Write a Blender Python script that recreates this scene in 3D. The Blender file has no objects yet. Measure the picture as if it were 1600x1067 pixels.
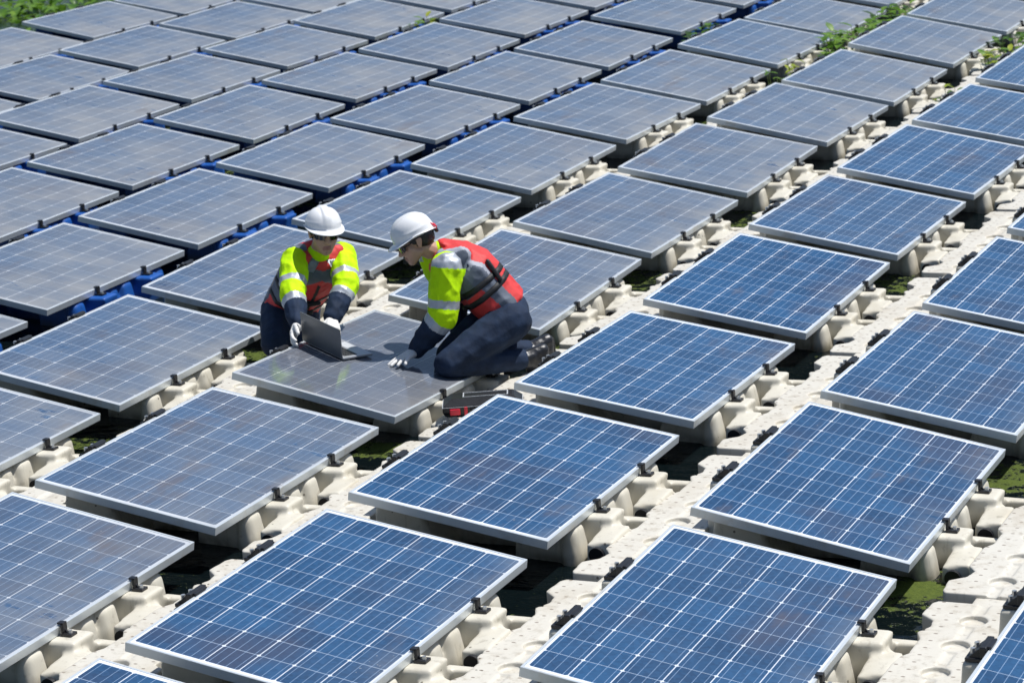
import bpy, bmesh, math, random
from mathutils import Vector, Matrix, Euler, noise
from mathutils.bvhtree import BVHTree
SC = bpy.context.scene
COL = SC.collection
R_ = math.radians

# ---------------------------------------------------------------- camera, sky, sun, exposure
cam_d = bpy.data.cameras.new('camera')
cam = bpy.data.objects.new('camera', cam_d); COL.objects.link(cam)
cam_d.sensor_fit = 'HORIZONTAL'; cam_d.sensor_width = 36.0; cam_d.lens = 93.948
cam_d.clip_start = 0.1; cam_d.clip_end = 2000
_r = Vector((0.909640940695574, 0.40881281606956926, -0.0736575890700649))
_d = Vector((0.03701011308204821, -0.2563751849098215, -0.9658685294026139))
_f = Vector((-0.4137434114762434, 0.8758674819731479, -0.24833957292442888))
cam.matrix_world = Matrix(((_r.x, -_d.x, -_f.x, 5.6844), (_r.y, -_d.y, -_f.y, -8.22155), (_r.z, -_d.z, -_f.z, 4.00544), (0, 0, 0, 1)))
cam_d.dof.use_dof = True; cam_d.dof.focus_distance = 11.8; cam_d.dof.aperture_fstop = 6.3
SC.camera = cam

SUN_AZ = Vector((0.85, 0.53)).normalized(); SUN_EL = R_(65)
world = bpy.data.worlds.new("World"); SC.world = world; world.use_nodes = True
wn = world.node_tree.nodes; wl = world.node_tree.links
sky = wn.new('ShaderNodeTexSky'); sky.sky_type = 'NISHITA'; sky.sun_disc = False
sky.sun_elevation = SUN_EL; sky.sun_rotation = math.atan2(SUN_AZ.x, SUN_AZ.y)
sky.air_density = 1.0; sky.dust_density = 0.8; sky.ozone_density = 3.0
wn['Background'].inputs['Strength'].default_value = 0.078
wl.new(sky.outputs[0], wn['Background'].inputs['Color'])
sun_d = bpy.data.lights.new('sun', 'SUN'); sun_d.energy = 4.4; sun_d.angle = R_(0.53); sun_d.color = (1.0, 0.975, 0.94)
sun = bpy.data.objects.new('sun', sun_d); COL.objects.link(sun)
sdir = Vector((SUN_AZ.x * math.cos(SUN_EL), SUN_AZ.y * math.cos(SUN_EL), math.sin(SUN_EL)))
sun.rotation_euler = sdir.to_track_quat('Z', 'Y').to_euler()
sun.location = sdir * 40
vs = SC.view_settings
vs.view_transform = 'Standard'; vs.look = 'None'; vs.gamma = 1.0; vs.use_curve_mapping = False; vs.exposure = 0.22

# ---------------------------------------------------------------- material helpers
class NT:
    def __init__(s, name):
        s.m = bpy.data.materials.new(name); s.m.use_nodes = True
        s.t = s.m.node_tree; s.n = s.t.nodes; s.p = s.n['Principled BSDF']
    def new(s, typ, **kw):
        n = s.n.new(typ)
        for k, v in kw.items(): setattr(n, k, v)
        return n
    def link(s, a, b): s.t.links.new(a, b)
    def val(s, x, sock):
        if isinstance(x, (int, float)): sock.default_value = x
        elif isinstance(x, tuple): sock.default_value = x
        else: s.link(x, sock)
    def math(s, op, a, b=0.0, c=None, clamp=False):
        n = s.new('ShaderNodeMath', operation=op, use_clamp=clamp)
        s.val(a, n.inputs[0]); s.val(b, n.inputs[1])
        if c is not None: s.val(c, n.inputs[2])
        return n.outputs[0]
    def mix(s, f, a, b):
        n = s.new('ShaderNodeMix', data_type='RGBA')
        s.val(f, n.inputs['Factor'])
        s.val(a if not isinstance(a, tuple) else (*a, 1)[:4], n.inputs['A'])
        s.val(b if not isinstance(b, tuple) else (*b, 1)[:4], n.inputs['B'])
        return n.outputs['Result']
    def ramp(s, x, lo, hi, a=0.0, b=1.0):
        n = s.new('ShaderNodeMapRange'); n.interpolation_type = 'SMOOTHSTEP'
        s.val(x, n.inputs[0]); n.inputs[1].default_value = lo; n.inputs[2].default_value = hi
        n.inputs[3].default_value = a; n.inputs[4].default_value = b
        return n.outputs[0]
    def noise(s, vec, scale, detail=4.0, rough=0.55, out='Fac', dim='3D'):
        n = s.new('ShaderNodeTexNoise', noise_dimensions=dim); n.inputs['Scale'].default_value = scale
        n.inputs['Detail'].default_value = detail; n.inputs['Roughness'].default_value = rough
        if vec is not None: s.link(vec, n.inputs['Vector'])
        return n.outputs[out]
    def coord(s, which='Object'): return s.new('ShaderNodeTexCoord').outputs[which]
    def geopos(s): return s.new('ShaderNodeNewGeometry').outputs['Position']
    def rnd(s): return s.new('ShaderNodeObjectInfo').outputs['Random']
    def vadd(s, a, b):
        n = s.new('ShaderNodeVectorMath', operation='ADD'); s.link(a, n.inputs[0])
        s.val(b, n.inputs[1]); return n.outputs[0]
    def vscale(s, a, v):
        n = s.new('ShaderNodeVectorMath', operation='MULTIPLY'); s.link(a, n.inputs[0]); n.inputs[1].default_value = v
        return n.outputs[0]
    def bump(s, h, strength=0.3, dist=0.01):
        n = s.new('ShaderNodeBump'); n.inputs['Strength'].default_value = strength; n.inputs['Distance'].default_value = dist
        s.val(h, n.inputs['Height']); s.link(n.outputs[0], s.p.inputs['Normal']); return n
    def base(s, c): s.val(c if not isinstance(c, tuple) else (*c, 1)[:4], s.p.inputs['Base Color'])
    def set(s, **kw):
        for k, v in kw.items(): s.val(v, s.p.inputs[k.replace('_', ' ')])
        return s

def simple(name, col, rough=0.5, metal=0.0, var=0.12, scale=12, bump=0.0, bscale=60, spec=0.5):
    m = NT(name); co = m.coord()
    nz = m.noise(co, scale)
    f = m.ramp(nz, 0.3, 0.7)
    m.base(m.mix(f, tuple(c * (1 - var) for c in col), tuple(min(1, c * (1 + var)) for c in col)))
    m.set(Roughness=rough, Metallic=metal); m.p.inputs['Specular IOR Level'].default_value = spec
    if bump: m.bump(m.noise(co, bscale, 3), bump, 0.004)
    return m.m

# ---- photovoltaic cells under glass (object coordinates: x across 0..0.99, y along 0..1.65)
PITCH = 0.1585; X0 = (0.99 - 6 * PITCH) / 2; Y0 = (1.65 - 10 * PITCH) / 2
def cell_material():
    m = NT('solar_cells'); co = m.coord()
    sx = m.new('ShaderNodeSeparateXYZ'); m.link(co, sx.inputs[0])
    cx = m.math('DIVIDE', m.math('SUBTRACT', sx.outputs[0], X0), PITCH)
    cy = m.math('DIVIDE', m.math('SUBTRACT', sx.outputs[1], Y0), PITCH)
    fx = m.math('FRACT', cx); fy = m.math('FRACT', cy)
    dx = m.math('MULTIPLY', m.math('SUBTRACT', 0.5, m.math('ABSOLUTE', m.math('SUBTRACT', fx, 0.5))), PITCH)
    dy = m.math('MULTIPLY', m.math('SUBTRACT', 0.5, m.math('ABSOLUTE', m.math('SUBTRACT', fy, 0.5))), PITCH)
    inx = m.math('MULTIPLY', m.math('GREATER_THAN', cx, 0.0), m.math('LESS_THAN', cx, 6.0))
    iny = m.math('MULTIPLY', m.math('GREATER_THAN', cy, 0.0), m.math('LESS_THAN', cy, 10.0))
    inside = m.math('MULTIPLY', inx, iny)
    col = m.math('LESS_THAN', dx, 0.0021)
    row = m.math('LESS_THAN', dy, 0.0017)
    dia = m.math('LESS_THAN', m.math('ADD', dx, dy), 0.0105)
    bus = m.math('LESS_THAN', m.math('MULTIPLY', m.math('ABSOLUTE', m.math('SUBTRACT', m.math('FRACT', m.math('MULTIPLY', fx, 4.0)), 0.5)), PITCH / 4), 0.0011)
    # per cell tone
    idv = m.new('ShaderNodeCombineXYZ'); m.link(m.math('FLOOR', cx), idv.inputs[0]); m.link(m.math('FLOOR', cy), idv.inputs[1])
    m.link(m.math('MULTIPLY', m.rnd(), 97.0), idv.inputs[2])
    wn_ = m.new('ShaderNodeTexWhiteNoise'); m.link(idv.outputs[0], wn_.inputs['Vector'])
    off = m.new('ShaderNodeCombineXYZ'); m.link(m.math('MULTIPLY', m.rnd(), 53.0), off.inputs[0]); m.link(m.math('MULTIPLY', m.rnd(), 31.0), off.inputs[2])
    pos = m.vadd(co, off.outputs[0])
    vo = m.new('ShaderNodeTexVoronoi'); vo.inputs['Scale'].default_value = 55; m.link(pos, vo.inputs['Vector'])
    cr = m.new('ShaderNodeSeparateColor'); m.link(vo.outputs['Color'], cr.inputs[0])
    tone = m.math('ADD', m.math('MULTIPLY', wn_.outputs['Value'], 0.6), m.math('MULTIPLY', cr.outputs[0], 0.4))
    c = m.mix(tone, (0.0075, 0.040, 0.104), (0.020, 0.092, 0.215))
    tint = m.noise(pos, 1.6, 2)
    c = m.mix(m.ramp(tint, 0.50, 0.70, 0, 0.6), c, (0.048, 0.052, 0.085))
    c = m.mix(m.math('MULTIPLY', bus, 0.7), c, (0.30, 0.42, 0.60))
    c = m.mix(m.math('MULTIPLY', row, 0.8), c, (0.42, 0.52, 0.66))
    c = m.mix(m.math('MAXIMUM', col, dia), c, (0.66, 0.71, 0.78))
    c = m.mix(inside, (0.76, 0.80, 0.86), c)
    # dust, wiped smudges, rain streaks running to the low edge
    at = m.new('ShaderNodeAttribute', attribute_type='OBJECT', attribute_name='dust')
    n1 = m.noise(pos, 2.4, 5, 0.6)
    st = m.noise(m.vscale(pos, (1.2, 14.0, 1.0)), 1.0, 4, 0.6)
    n2 = m.noise(m.vscale(pos, (1.0, 2.2, 1.0)), 5.0, 5, 0.65)
    amt = m.math('MULTIPLY', at.outputs['Fac'], m.math('ADD', 0.55, m.math('ADD', m.math('MULTIPLY', n1, 0.55), m.math('MULTIPLY', st, 0.35))))
    edge = m.ramp(sx.outputs[0], 0.80, 0.985, 0.0, 0.32)
    amt = m.math('MULTIPLY', amt, m.ramp(sx.outputs[0], -0.25, 1.0, 0.55, 1.15))
    amt = m.math('ADD', amt, m.math('MULTIPLY', edge, m.ramp(m.noise(pos, 4.0, 3), 0.35, 0.7)))
    wipe = m.ramp(n2, 0.60, 0.69)
    wipe = m.math('MULTIPLY', wipe, m.ramp(m.noise(pos, 1.1, 1), 0.48, 0.58))
    amt = m.math('MULTIPLY', amt, m.math('SUBTRACT', 1.0, m.math('MULTIPLY', wipe, 0.75)), clamp=True)
    brown = m.ramp(m.noise(m.vscale(pos, (3.2, 1.0, 1.0)), 1.3, 4, 0.6), 0.58, 0.76, 0, 0.5)  # brown bands: smudging, plus a soft brownish reflection painted into the colour
    amt = m.math('MINIMUM', amt, 0.9)
    c = m.mix(amt, c, m.mix(m.ramp(n1, 0.35, 0.7), (0.188, 0.208, 0.236), (0.250, 0.257, 0.263)))
    c = m.mix(m.math('MULTIPLY', brown, m.math('SUBTRACT', 1.0, wipe)), c, (0.13, 0.10, 0.085))
    ln_ = m.math('MAXIMUM', m.math('MAXIMUM', col, dia), m.math('MULTIPLY', row, 0.55))
    c = m.mix(m.math('MULTIPLY', m.math('MULTIPLY', ln_, inside), m.math('MULTIPLY', amt, 0.55)), c, (0.58, 0.62, 0.66))
    # droppings and specks
    vs1 = m.new('ShaderNodeTexVoronoi'); vs1.inputs['Scale'].default_value = 3.1; m.link(m.vadd(pos, m.noise(pos, 25, 2, out='Color')), vs1.inputs['Vector'])
    k1 = m.new('ShaderNodeSeparateColor'); m.link(vs1.outputs['Color'], k1.inputs[0])
    spot = m.math('MULTIPLY', m.math('LESS_THAN', vs1.outputs['Distance'], 0.06), m.math('GREATER_THAN', k1.outputs[0], 0.84))
    c = m.mix(m.math('MULTIPLY', spot, 0.8), c, (0.62, 0.62, 0.58))
    spot2 = m.math('MULTIPLY', m.math('LESS_THAN', vs1.outputs['Distance'], 0.035), m.math('LESS_THAN', k1.outputs[0], 0.10))
    c = m.mix(m.math('MULTIPLY', spot2, 0.85), c, (0.03, 0.025, 0.02))
    m.base(c)
    wet_reflect = m.new('ShaderNodeAttribute', attribute_type='OBJECT', attribute_name='wet_reflect')
    c = m.mix(m.math('MULTIPLY', wet_reflect.outputs['Fac'], 0.42), c, (0.135, 0.125, 0.12)); m.base(c)  # grey-brown reflection on the wet panel, painted into its base colour
    m.set(Roughness=m.math('ADD', 0.06, m.math('MULTIPLY', amt, m.math('SUBTRACT', 0.42, m.math('MULTIPLY', wet_reflect.outputs['Fac'], 0.34)))))
    m.p.inputs['IOR'].default_value = 1.45
    return m.m

def plastic_material(name, clean, dark, dots=False, blue=False):
    m = NT(name); co = m.coord(); wp = m.geopos()
    sp = m.new('ShaderNodeSeparateXYZ'); m.link(wp, sp.inputs[0])
    n1 = m.noise(wp, 3.5, 6, 0.65); n2 = m.noise(wp, 17, 5, 0.6)
    c = m.mix(m.ramp(n1, 0.42, 0.75, 0, 0.6), clean, dark)
    c = m.mix(m.ramp(n2, 0.58, 0.78, 0, 0.6), c, tuple(x * 0.55 for x in dark))
    stk = m.noise(m.vscale(wp, (9, 9, 1.2)), 4.0, 4, 0.6)
    c = m.mix(m.ramp(stk, 0.58, 0.74, 0, 0.4), c, tuple(x * 0.6 for x in dark))
    grime = m.math('MULTIPLY', m.ramp(sp.outputs[2], 0.075, -0.005), m.ramp(m.noise(wp, 9, 5), 0.25, 0.65, 0.35, 0.95))
    c = m.mix(grime, c, (0.11, 0.10, 0.065) if not blue else (0.03, 0.05, 0.07))
    vo = m.new('ShaderNodeTexVoronoi'); vo.inputs['Scale'].default_value = 26; m.link(wp, vo.inputs['Vector'])
    k = m.new('ShaderNodeSeparateColor'); m.link(vo.outputs['Color'], k.inputs[0])
    speck = m.math('MULTIPLY', m.math('LESS_THAN', vo.outputs['Distance'], 0.16), m.math('GREATER_THAN', k.outputs[1], 0.93))
    c = m.mix(m.math('MULTIPLY', speck, 0.75), c, (0.06, 0.05, 0.035))
    h = m.noise(wp, 120, 3)
    if dots:
        so = m.new('ShaderNodeSeparateXYZ'); m.link(co, so.inputs[0])
        nn = m.new('ShaderNodeNewGeometry'); sn = m.new('ShaderNodeSeparateXYZ'); m.link(nn.outputs['Normal'], sn.inputs[0])
        up = m.math('GREATER_THAN', sn.outputs[2], 0.9)
        ax = m.math('DIVIDE', m.math('SUBTRACT', so.outputs[0], 1.135), 0.062)
        ay = m.math('ADD', m.math('DIVIDE', so.outputs[1], 0.078), m.math('MULTIPLY', m.math('FLOOR', ax), 0.5))
        ex = m.math('MULTIPLY', m.math('SUBTRACT', m.math('FRACT', ax), 0.5), 0.062 / 0.0105)
        ey = m.math('MULTIPLY', m.math('SUBTRACT', m.math('FRACT', ay), 0.5), 0.078 / 0.0060)
        rr = m.math('ADD', m.math('MULTIPLY', ex, ex), m.math('MULTIPLY', ey, ey))
        ch = m.math('ADD', m.math('LESS_THAN', m.math('ABSOLUTE', m.math('SUBTRACT', so.outputs[0], 1.32)), 0.045), 0.0)
        dot = m.math('MULTIPLY', m.math('MULTIPLY', m.ramp(rr, 1.0, 0.45), up), m.math('SUBTRACT', 1.0, ch))
        c = m.mix(m.math('MULTIPLY', dot, 0.8), c, (0.13, 0.085, 0.055))
        scuff = m.math('MULTIPLY', up, m.ramp(m.noise(m.vscale(wp, (3, 3, 1)), 6, 6, 0.7), 0.50, 0.72, 0, 0.6))
        c = m.mix(scuff, c, (0.36, 0.31, 0.235))
    m.base(c); m.set(Roughness=0.5)
    m.p.inputs['Subsurface Weight'].default_value = 0.0
    m.bump(h, 0.12, 0.003)
    return m.m

WEED = ((-2.49, 7.53, 0.90), (-0.75, 7.46, 0.80), (-2.59, 3.52, 0.70), (2.52, 2.31, 0.30), (2.60, 3.88, 0.40), (-2.40, 5.23, 0.50), (-0.61, 5.72, 0.35), (-1.32, 11.71, 0.30), (-0.76, 3.74, 0.30))
def water_material():
    m = NT('pond_water'); wp = m.geopos()
    weed = m.noise(wp, 0.75, 6, 0.62); fine = m.noise(wp, 16, 5, 0.75)
    for (px, py, rad) in WEED:
        ds = m.new('ShaderNodeVectorMath', operation='DISTANCE'); m.link(m.vscale(wp, (1, 1, 0)), ds.inputs[0]); ds.inputs[1].default_value = (px, py, 0)
        weed = m.math('ADD', weed, m.ramp(ds.outputs['Value'], rad, 0.0, 0.0, 0.17))
    mask = m.ramp(m.math('ADD', weed, m.math('MULTIPLY', m.math('SUBTRACT', fine, 0.5), 0.7)), 0.61, 0.65)
    mask = m.math('MULTIPLY', mask, m.ramp(m.noise(wp, 5.5, 5, 0.7), 0.36, 0.50))
    scat = m.math('MULTIPLY', m.ramp(m.noise(wp, 60, 2, 0.8), 0.69, 0.73), m.ramp(m.noise(wp, 1.3, 3), 0.42, 0.6))
    mask = m.math('MAXIMUM', mask, m.math('MULTIPLY', scat, 0.8))
    g = m.mix(m.noise(wp, 45, 4, 0.7), (0.02, 0.045, 0.008), (0.13, 0.165, 0.022))
    m.base(m.mix(mask, (0.003, 0.006, 0.007), g))
    m.set(Roughness=m.math('ADD', 0.04, m.math('MULTIPLY', mask, 0.75)))
    m.p.inputs['IOR'].default_value = 1.33
    rip = m.math('ADD', m.math('MULTIPLY', m.noise(m.vscale(wp, (1, 1.6, 1)), 3.0, 4), 1.0), m.math('MULTIPLY', fine, m.math('MULTIPLY', mask, 0.8)))
    m.bump(rip, 0.45, 0.04)
    return m.m

def alu_material():
    m = NT('anodised_frame'); co = m.coord(); wp = m.geopos()
    n1 = m.noise(wp, 6, 5, 0.65)
    c = m.mix(m.ramp(n1, 0.5, 0.75, 0, 0.55), (0.66, 0.71, 0.74), (0.52, 0.47, 0.38))
    m.base(c); m.set(Metallic=0.4, Roughness=0.36)
    return m.m

def foliage_material(name, a, b):
    m = NT(name); wp = m.geopos()
    c = m.mix(m.ramp(m.noise(wp, 9, 3), 0.35, 0.65), a, b)
    m.base(c); m.set(Roughness=0.45)
    m.p.inputs['Transmission Weight'].default_value = 0.0
    tr = m.new('ShaderNodeBsdfTranslucent'); m.link(c, tr.inputs['Color'])
    mx = m.new('ShaderNodeMixShader'); mx.inputs[0].default_value = 0.35
    m.link(m.p.outputs[0], mx.inputs[1]); m.link(tr.outputs[0], mx.inputs[2])
    m.link(mx.outputs[0], m.n['Material Output'].inputs['Surface'])
    return m.m

M = dict(
    cells=cell_material(), frame=alu_material(), water=water_material(),
    back=simple('panel_backsheet', (0.62, 0.63, 0.64), 0.6),
    white=plastic_material('cream_polyethylene', (0.62, 0.59, 0.50), (0.48, 0.43, 0.325)),
    walk=plastic_material('cream_walkway_polyethylene', (0.61, 0.585, 0.515), (0.49, 0.44, 0.35), dots=True),
    blue=plastic_material('blue_polyethylene', (0.006, 0.085, 0.36), (0.012, 0.060, 0.22), blue=True),
    black=simple('black_nylon', (0.014, 0.014, 0.016), 0.42, 0, 0.2, 30),
    hole=simple('dark_pipe_mouth', (0.006, 0.007, 0.010), 0.5),
    bolt=simple('zinc_bolt', (0.62, 0.62, 0.60), 0.35, 0.8),
    leaf=foliage_material('leaf_green', (0.06, 0.15, 0.014), (0.14, 0.28, 0.024)),
    leaf2=foliage_material('leaf_yellow_green', (0.22, 0.30, 0.025), (0.42, 0.46, 0.05)),
    leaf3=foliage_material('leaf_fresh_green', (0.09, 0.20, 0.02), (0.20, 0.34, 0.04)),
    leafd=foliage_material('leaf_dark', (0.018, 0.05, 0.010), (0.05, 0.11, 0.018)),
    stem=simple('leaf_stem', (0.12, 0.18, 0.04), 0.5),
    skin=simple('skin', (0.50, 0.30, 0.21), 0.48, 0, 0.10, 9, 0.08, 140),
    lips=simple('lip_skin', (0.33, 0.15, 0.12), 0.45),
    hair=simple('black_hair', (0.012, 0.010, 0.010), 0.5, 0, 0.3, 40, 0.5, 90),
    yellow=simple('fluorescent_yellow_cloth', (0.52, 0.86, 0.0), 0.75, 0, 0.10, 10, 0.9, 26, 0.25),
    silver=simple('reflective_tape', (0.42, 0.45, 0.50), 0.38, 0.25, 0.08, 30, 0.15, 200),
    navy=simple('navy_cloth', (0.012, 0.025, 0.056), 0.8, 0, 0.22, 14, 0.9, 28, 0.3),
    red=simple('red_vest_cloth', (0.62, 0.045, 0.045), 0.62, 0, 0.14, 12, 0.3, 60, 0.4),
    slate=simple('slate_vest_cloth', (0.115, 0.135, 0.175), 0.65, 0, 0.14, 14, 0.3, 70, 0.4),
    lslate=simple('pale_grey_vest_piping', (0.36, 0.38, 0.44), 0.6, 0, 0.1, 14),
    web=simple('black_webbing', (0.012, 0.013, 0.016), 0.6, 0, 0.2, 40, 0.3, 300),
    orange=simple('orange_whistle', (0.85, 0.25, 0.03), 0.4),
    glove=simple('white_work_glove', (0.72, 0.71, 0.69), 0.75, 0, 0.08, 25, 0.4, 150),
    gcuff=simple('glove_cuff_trim', (0.62, 0.44, 0.16), 0.7),
    boot=simple('black_leather_boot', (0.020, 0.022, 0.028), 0.38, 0, 0.2, 20, 0.3, 80),
    sole=simple('rubber_sole', (0.015, 0.015, 0.016), 0.7),
    helmet=simple('white_helmet_shell', (0.80, 0.81, 0.82), 0.22, 0, 0.02, 5),
    lens=simple('black_sunglass_lens', (0.006, 0.006, 0.008), 0.08, 0, 0.1, 5, spec=0.8),
    laptop=simple('grey_laptop_lid', (0.20, 0.205, 0.21), 0.38, 0.5, 0.05, 8),
    laptopb=simple('silver_laptop_deck', (0.45, 0.46, 0.48), 0.35, 0.5, 0.05, 8),
    keys=simple('black_keys', (0.02, 0.02, 0.02), 0.5), screen=simple('dark_display', (0.012, 0.014, 0.018), 0.12),
    case=simple('black_tool_case', (0.016, 0.017, 0.019), 0.4, 0, 0.2, 30, 0.2, 200),
    casered=simple('red_case_latch', (0.70, 0.02, 0.05), 0.35),
    casegrey=simple('grey_case_trim', (0.50, 0.52, 0.54), 0.4),
)

# ---------------------------------------------------------------- mesh helpers
def tag(o, label=None, cat=None, group=None, kind=None):
    if label: o['label'] = label
    if cat: o['category'] = cat
    if group: o['group'] = group
    if kind: o['kind'] = kind
    return o
def link_mesh(name, me, mat=None, parent=None, smooth=False):
    if mat is not None:
        for x in (mat if isinstance(mat, (list, tuple)) else [mat]): me.materials.append(x)
    if smooth: me.polygons.foreach_set('use_smooth', [True] * len(me.polygons))
    o = bpy.data.objects.new(name, me); COL.objects.link(o)
    if parent: o.parent = parent
    return o
def bm_mesh(bm, name):
    me = bpy.data.meshes.new(name); bm.normal_update(); bm.to_mesh(me); bm.free(); return me
def empty(name, M4=None):
    o = bpy.data.objects.new(name, None); COL.objects.link(o); o.empty_display_size = 0.1
    if M4 is not None: o.matrix_world = M4
    return o
_b = bmesh.new(); bmesh.ops.create_icosphere(_b, subdivisions=2, radius=1.0)
ICO = [v.co.copy() for v in _b.verts]; _b.free()
def hull_pts(bm, pts):
    b = bmesh.new()
    for p in pts: b.verts.new(p)
    r = bmesh.ops.convex_hull(b, input=list(b.verts))
    junk = [g for g in list(r.get('geom_interior', [])) + list(r.get('geom_unused', [])) if isinstance(g, bmesh.types.BMVert) and g.is_valid]
    junk = [v for v in set(junk) if not v.link_faces]
    bmesh.ops.delete(b, geom=junk, context='VERTS')
    me = bpy.data.meshes.new('tmp'); b.to_mesh(me); b.free(); bm.from_mesh(me); bpy.data.meshes.remove(me)
def ball(c, r):
    """r: a number, or three axis vectors of an ellipsoid"""
    c = Vector(c)
    if isinstance(r, (int, float)): return [c + p * r for p in ICO]
    return [c + r[0] * p.x + r[1] * p.y + r[2] * p.z for p in ICO]
def hull(bm, *items):
    pts = []
    for c, r in items: pts += ball(c, r)
    hull_pts(bm, pts)
def hbox(bm, x0, x1, y0, y1, z0, z1):
    hull_pts(bm, [Vector((x, y, z)) for x in (x0, x1) for y in (y0, y1) for z in (z0, z1)])
def box_bm(bm, x0, x1, y0, y1, z0, z1, bev=0.0):
    r = bmesh.ops.create_cube(bm, size=1.0); vs_ = r['verts']
    for v in vs_: v.co = Vector(((x0 + x1) / 2 + v.co.x * (x1 - x0), (y0 + y1) / 2 + v.co.y * (y1 - y0), (z0 + z1) / 2 + v.co.z * (z1 - z0)))
    if bev:
        es = list({e for v in vs_ for e in v.link_edges})
        bmesh.ops.bevel(bm, geom=es, offset=bev, segments=2, affect='EDGES', profile=0.5)
def cyl_bm(bm, a, b, r, seg=14, r2=None):
    a = Vector(a); b = Vector(b); d = b - a
    m = Matrix.Translation((a + b) / 2) @ d.to_track_quat('Z', 'Y').to_matrix().to_4x4()
    bmesh.ops.create_cone(bm, cap_ends=True, segments=seg, radius1=r, radius2=r if r2 is None else r2, depth=d.length, matrix=m)
def remeshed(bm, voxel, smooth=3, cutter=None, factor=0.5):
    """voxel-merge the overlapping shapes of bm into one skin and relax it"""
    me = bpy.data.meshes.new('tmp'); bm.to_mesh(me); bm.free()
    o = bpy.data.objects.new('tmp', me); COL.objects.link(o); co = None
    if cutter is not None:
        cm = bpy.data.meshes.new('tmpc'); cutter.to_mesh(cm); cutter.free()
        co = bpy.data.objects.new('tmpc', cm); COL.objects.link(co)
        b = o.modifiers.new('b', 'BOOLEAN'); b.operation = 'DIFFERENCE'; b.object = co; b.solver = 'EXACT'; b.use_self = True
    r = o.modifiers.new('r', 'REMESH'); r.mode = 'VOXEL'; r.voxel_size = voxel; r.adaptivity = 0.0
    if smooth:
        s = o.modifiers.new('s', 'SMOOTH'); s.iterations = smooth; s.factor = factor
    dg = bpy.context.evaluated_depsgraph_get()
    out = bpy.data.meshes.new_from_object(o.evaluated_get(dg))
    bpy.data.objects.remove(o); bpy.data.meshes.remove(me)
    if co: bpy.data.objects.remove(co); bpy.data.meshes.remove(cm)
    return out

# ---------------------------------------------------------------- water
bm = bmesh.new()
bmesh.ops.create_grid(bm, x_segments=1, y_segments=1, size=400)
pond = link_mesh('water', bm_mesh(bm, 'water'), M['water']); pond.location = (0, 60, 0); tag(pond, kind='structure')

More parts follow.
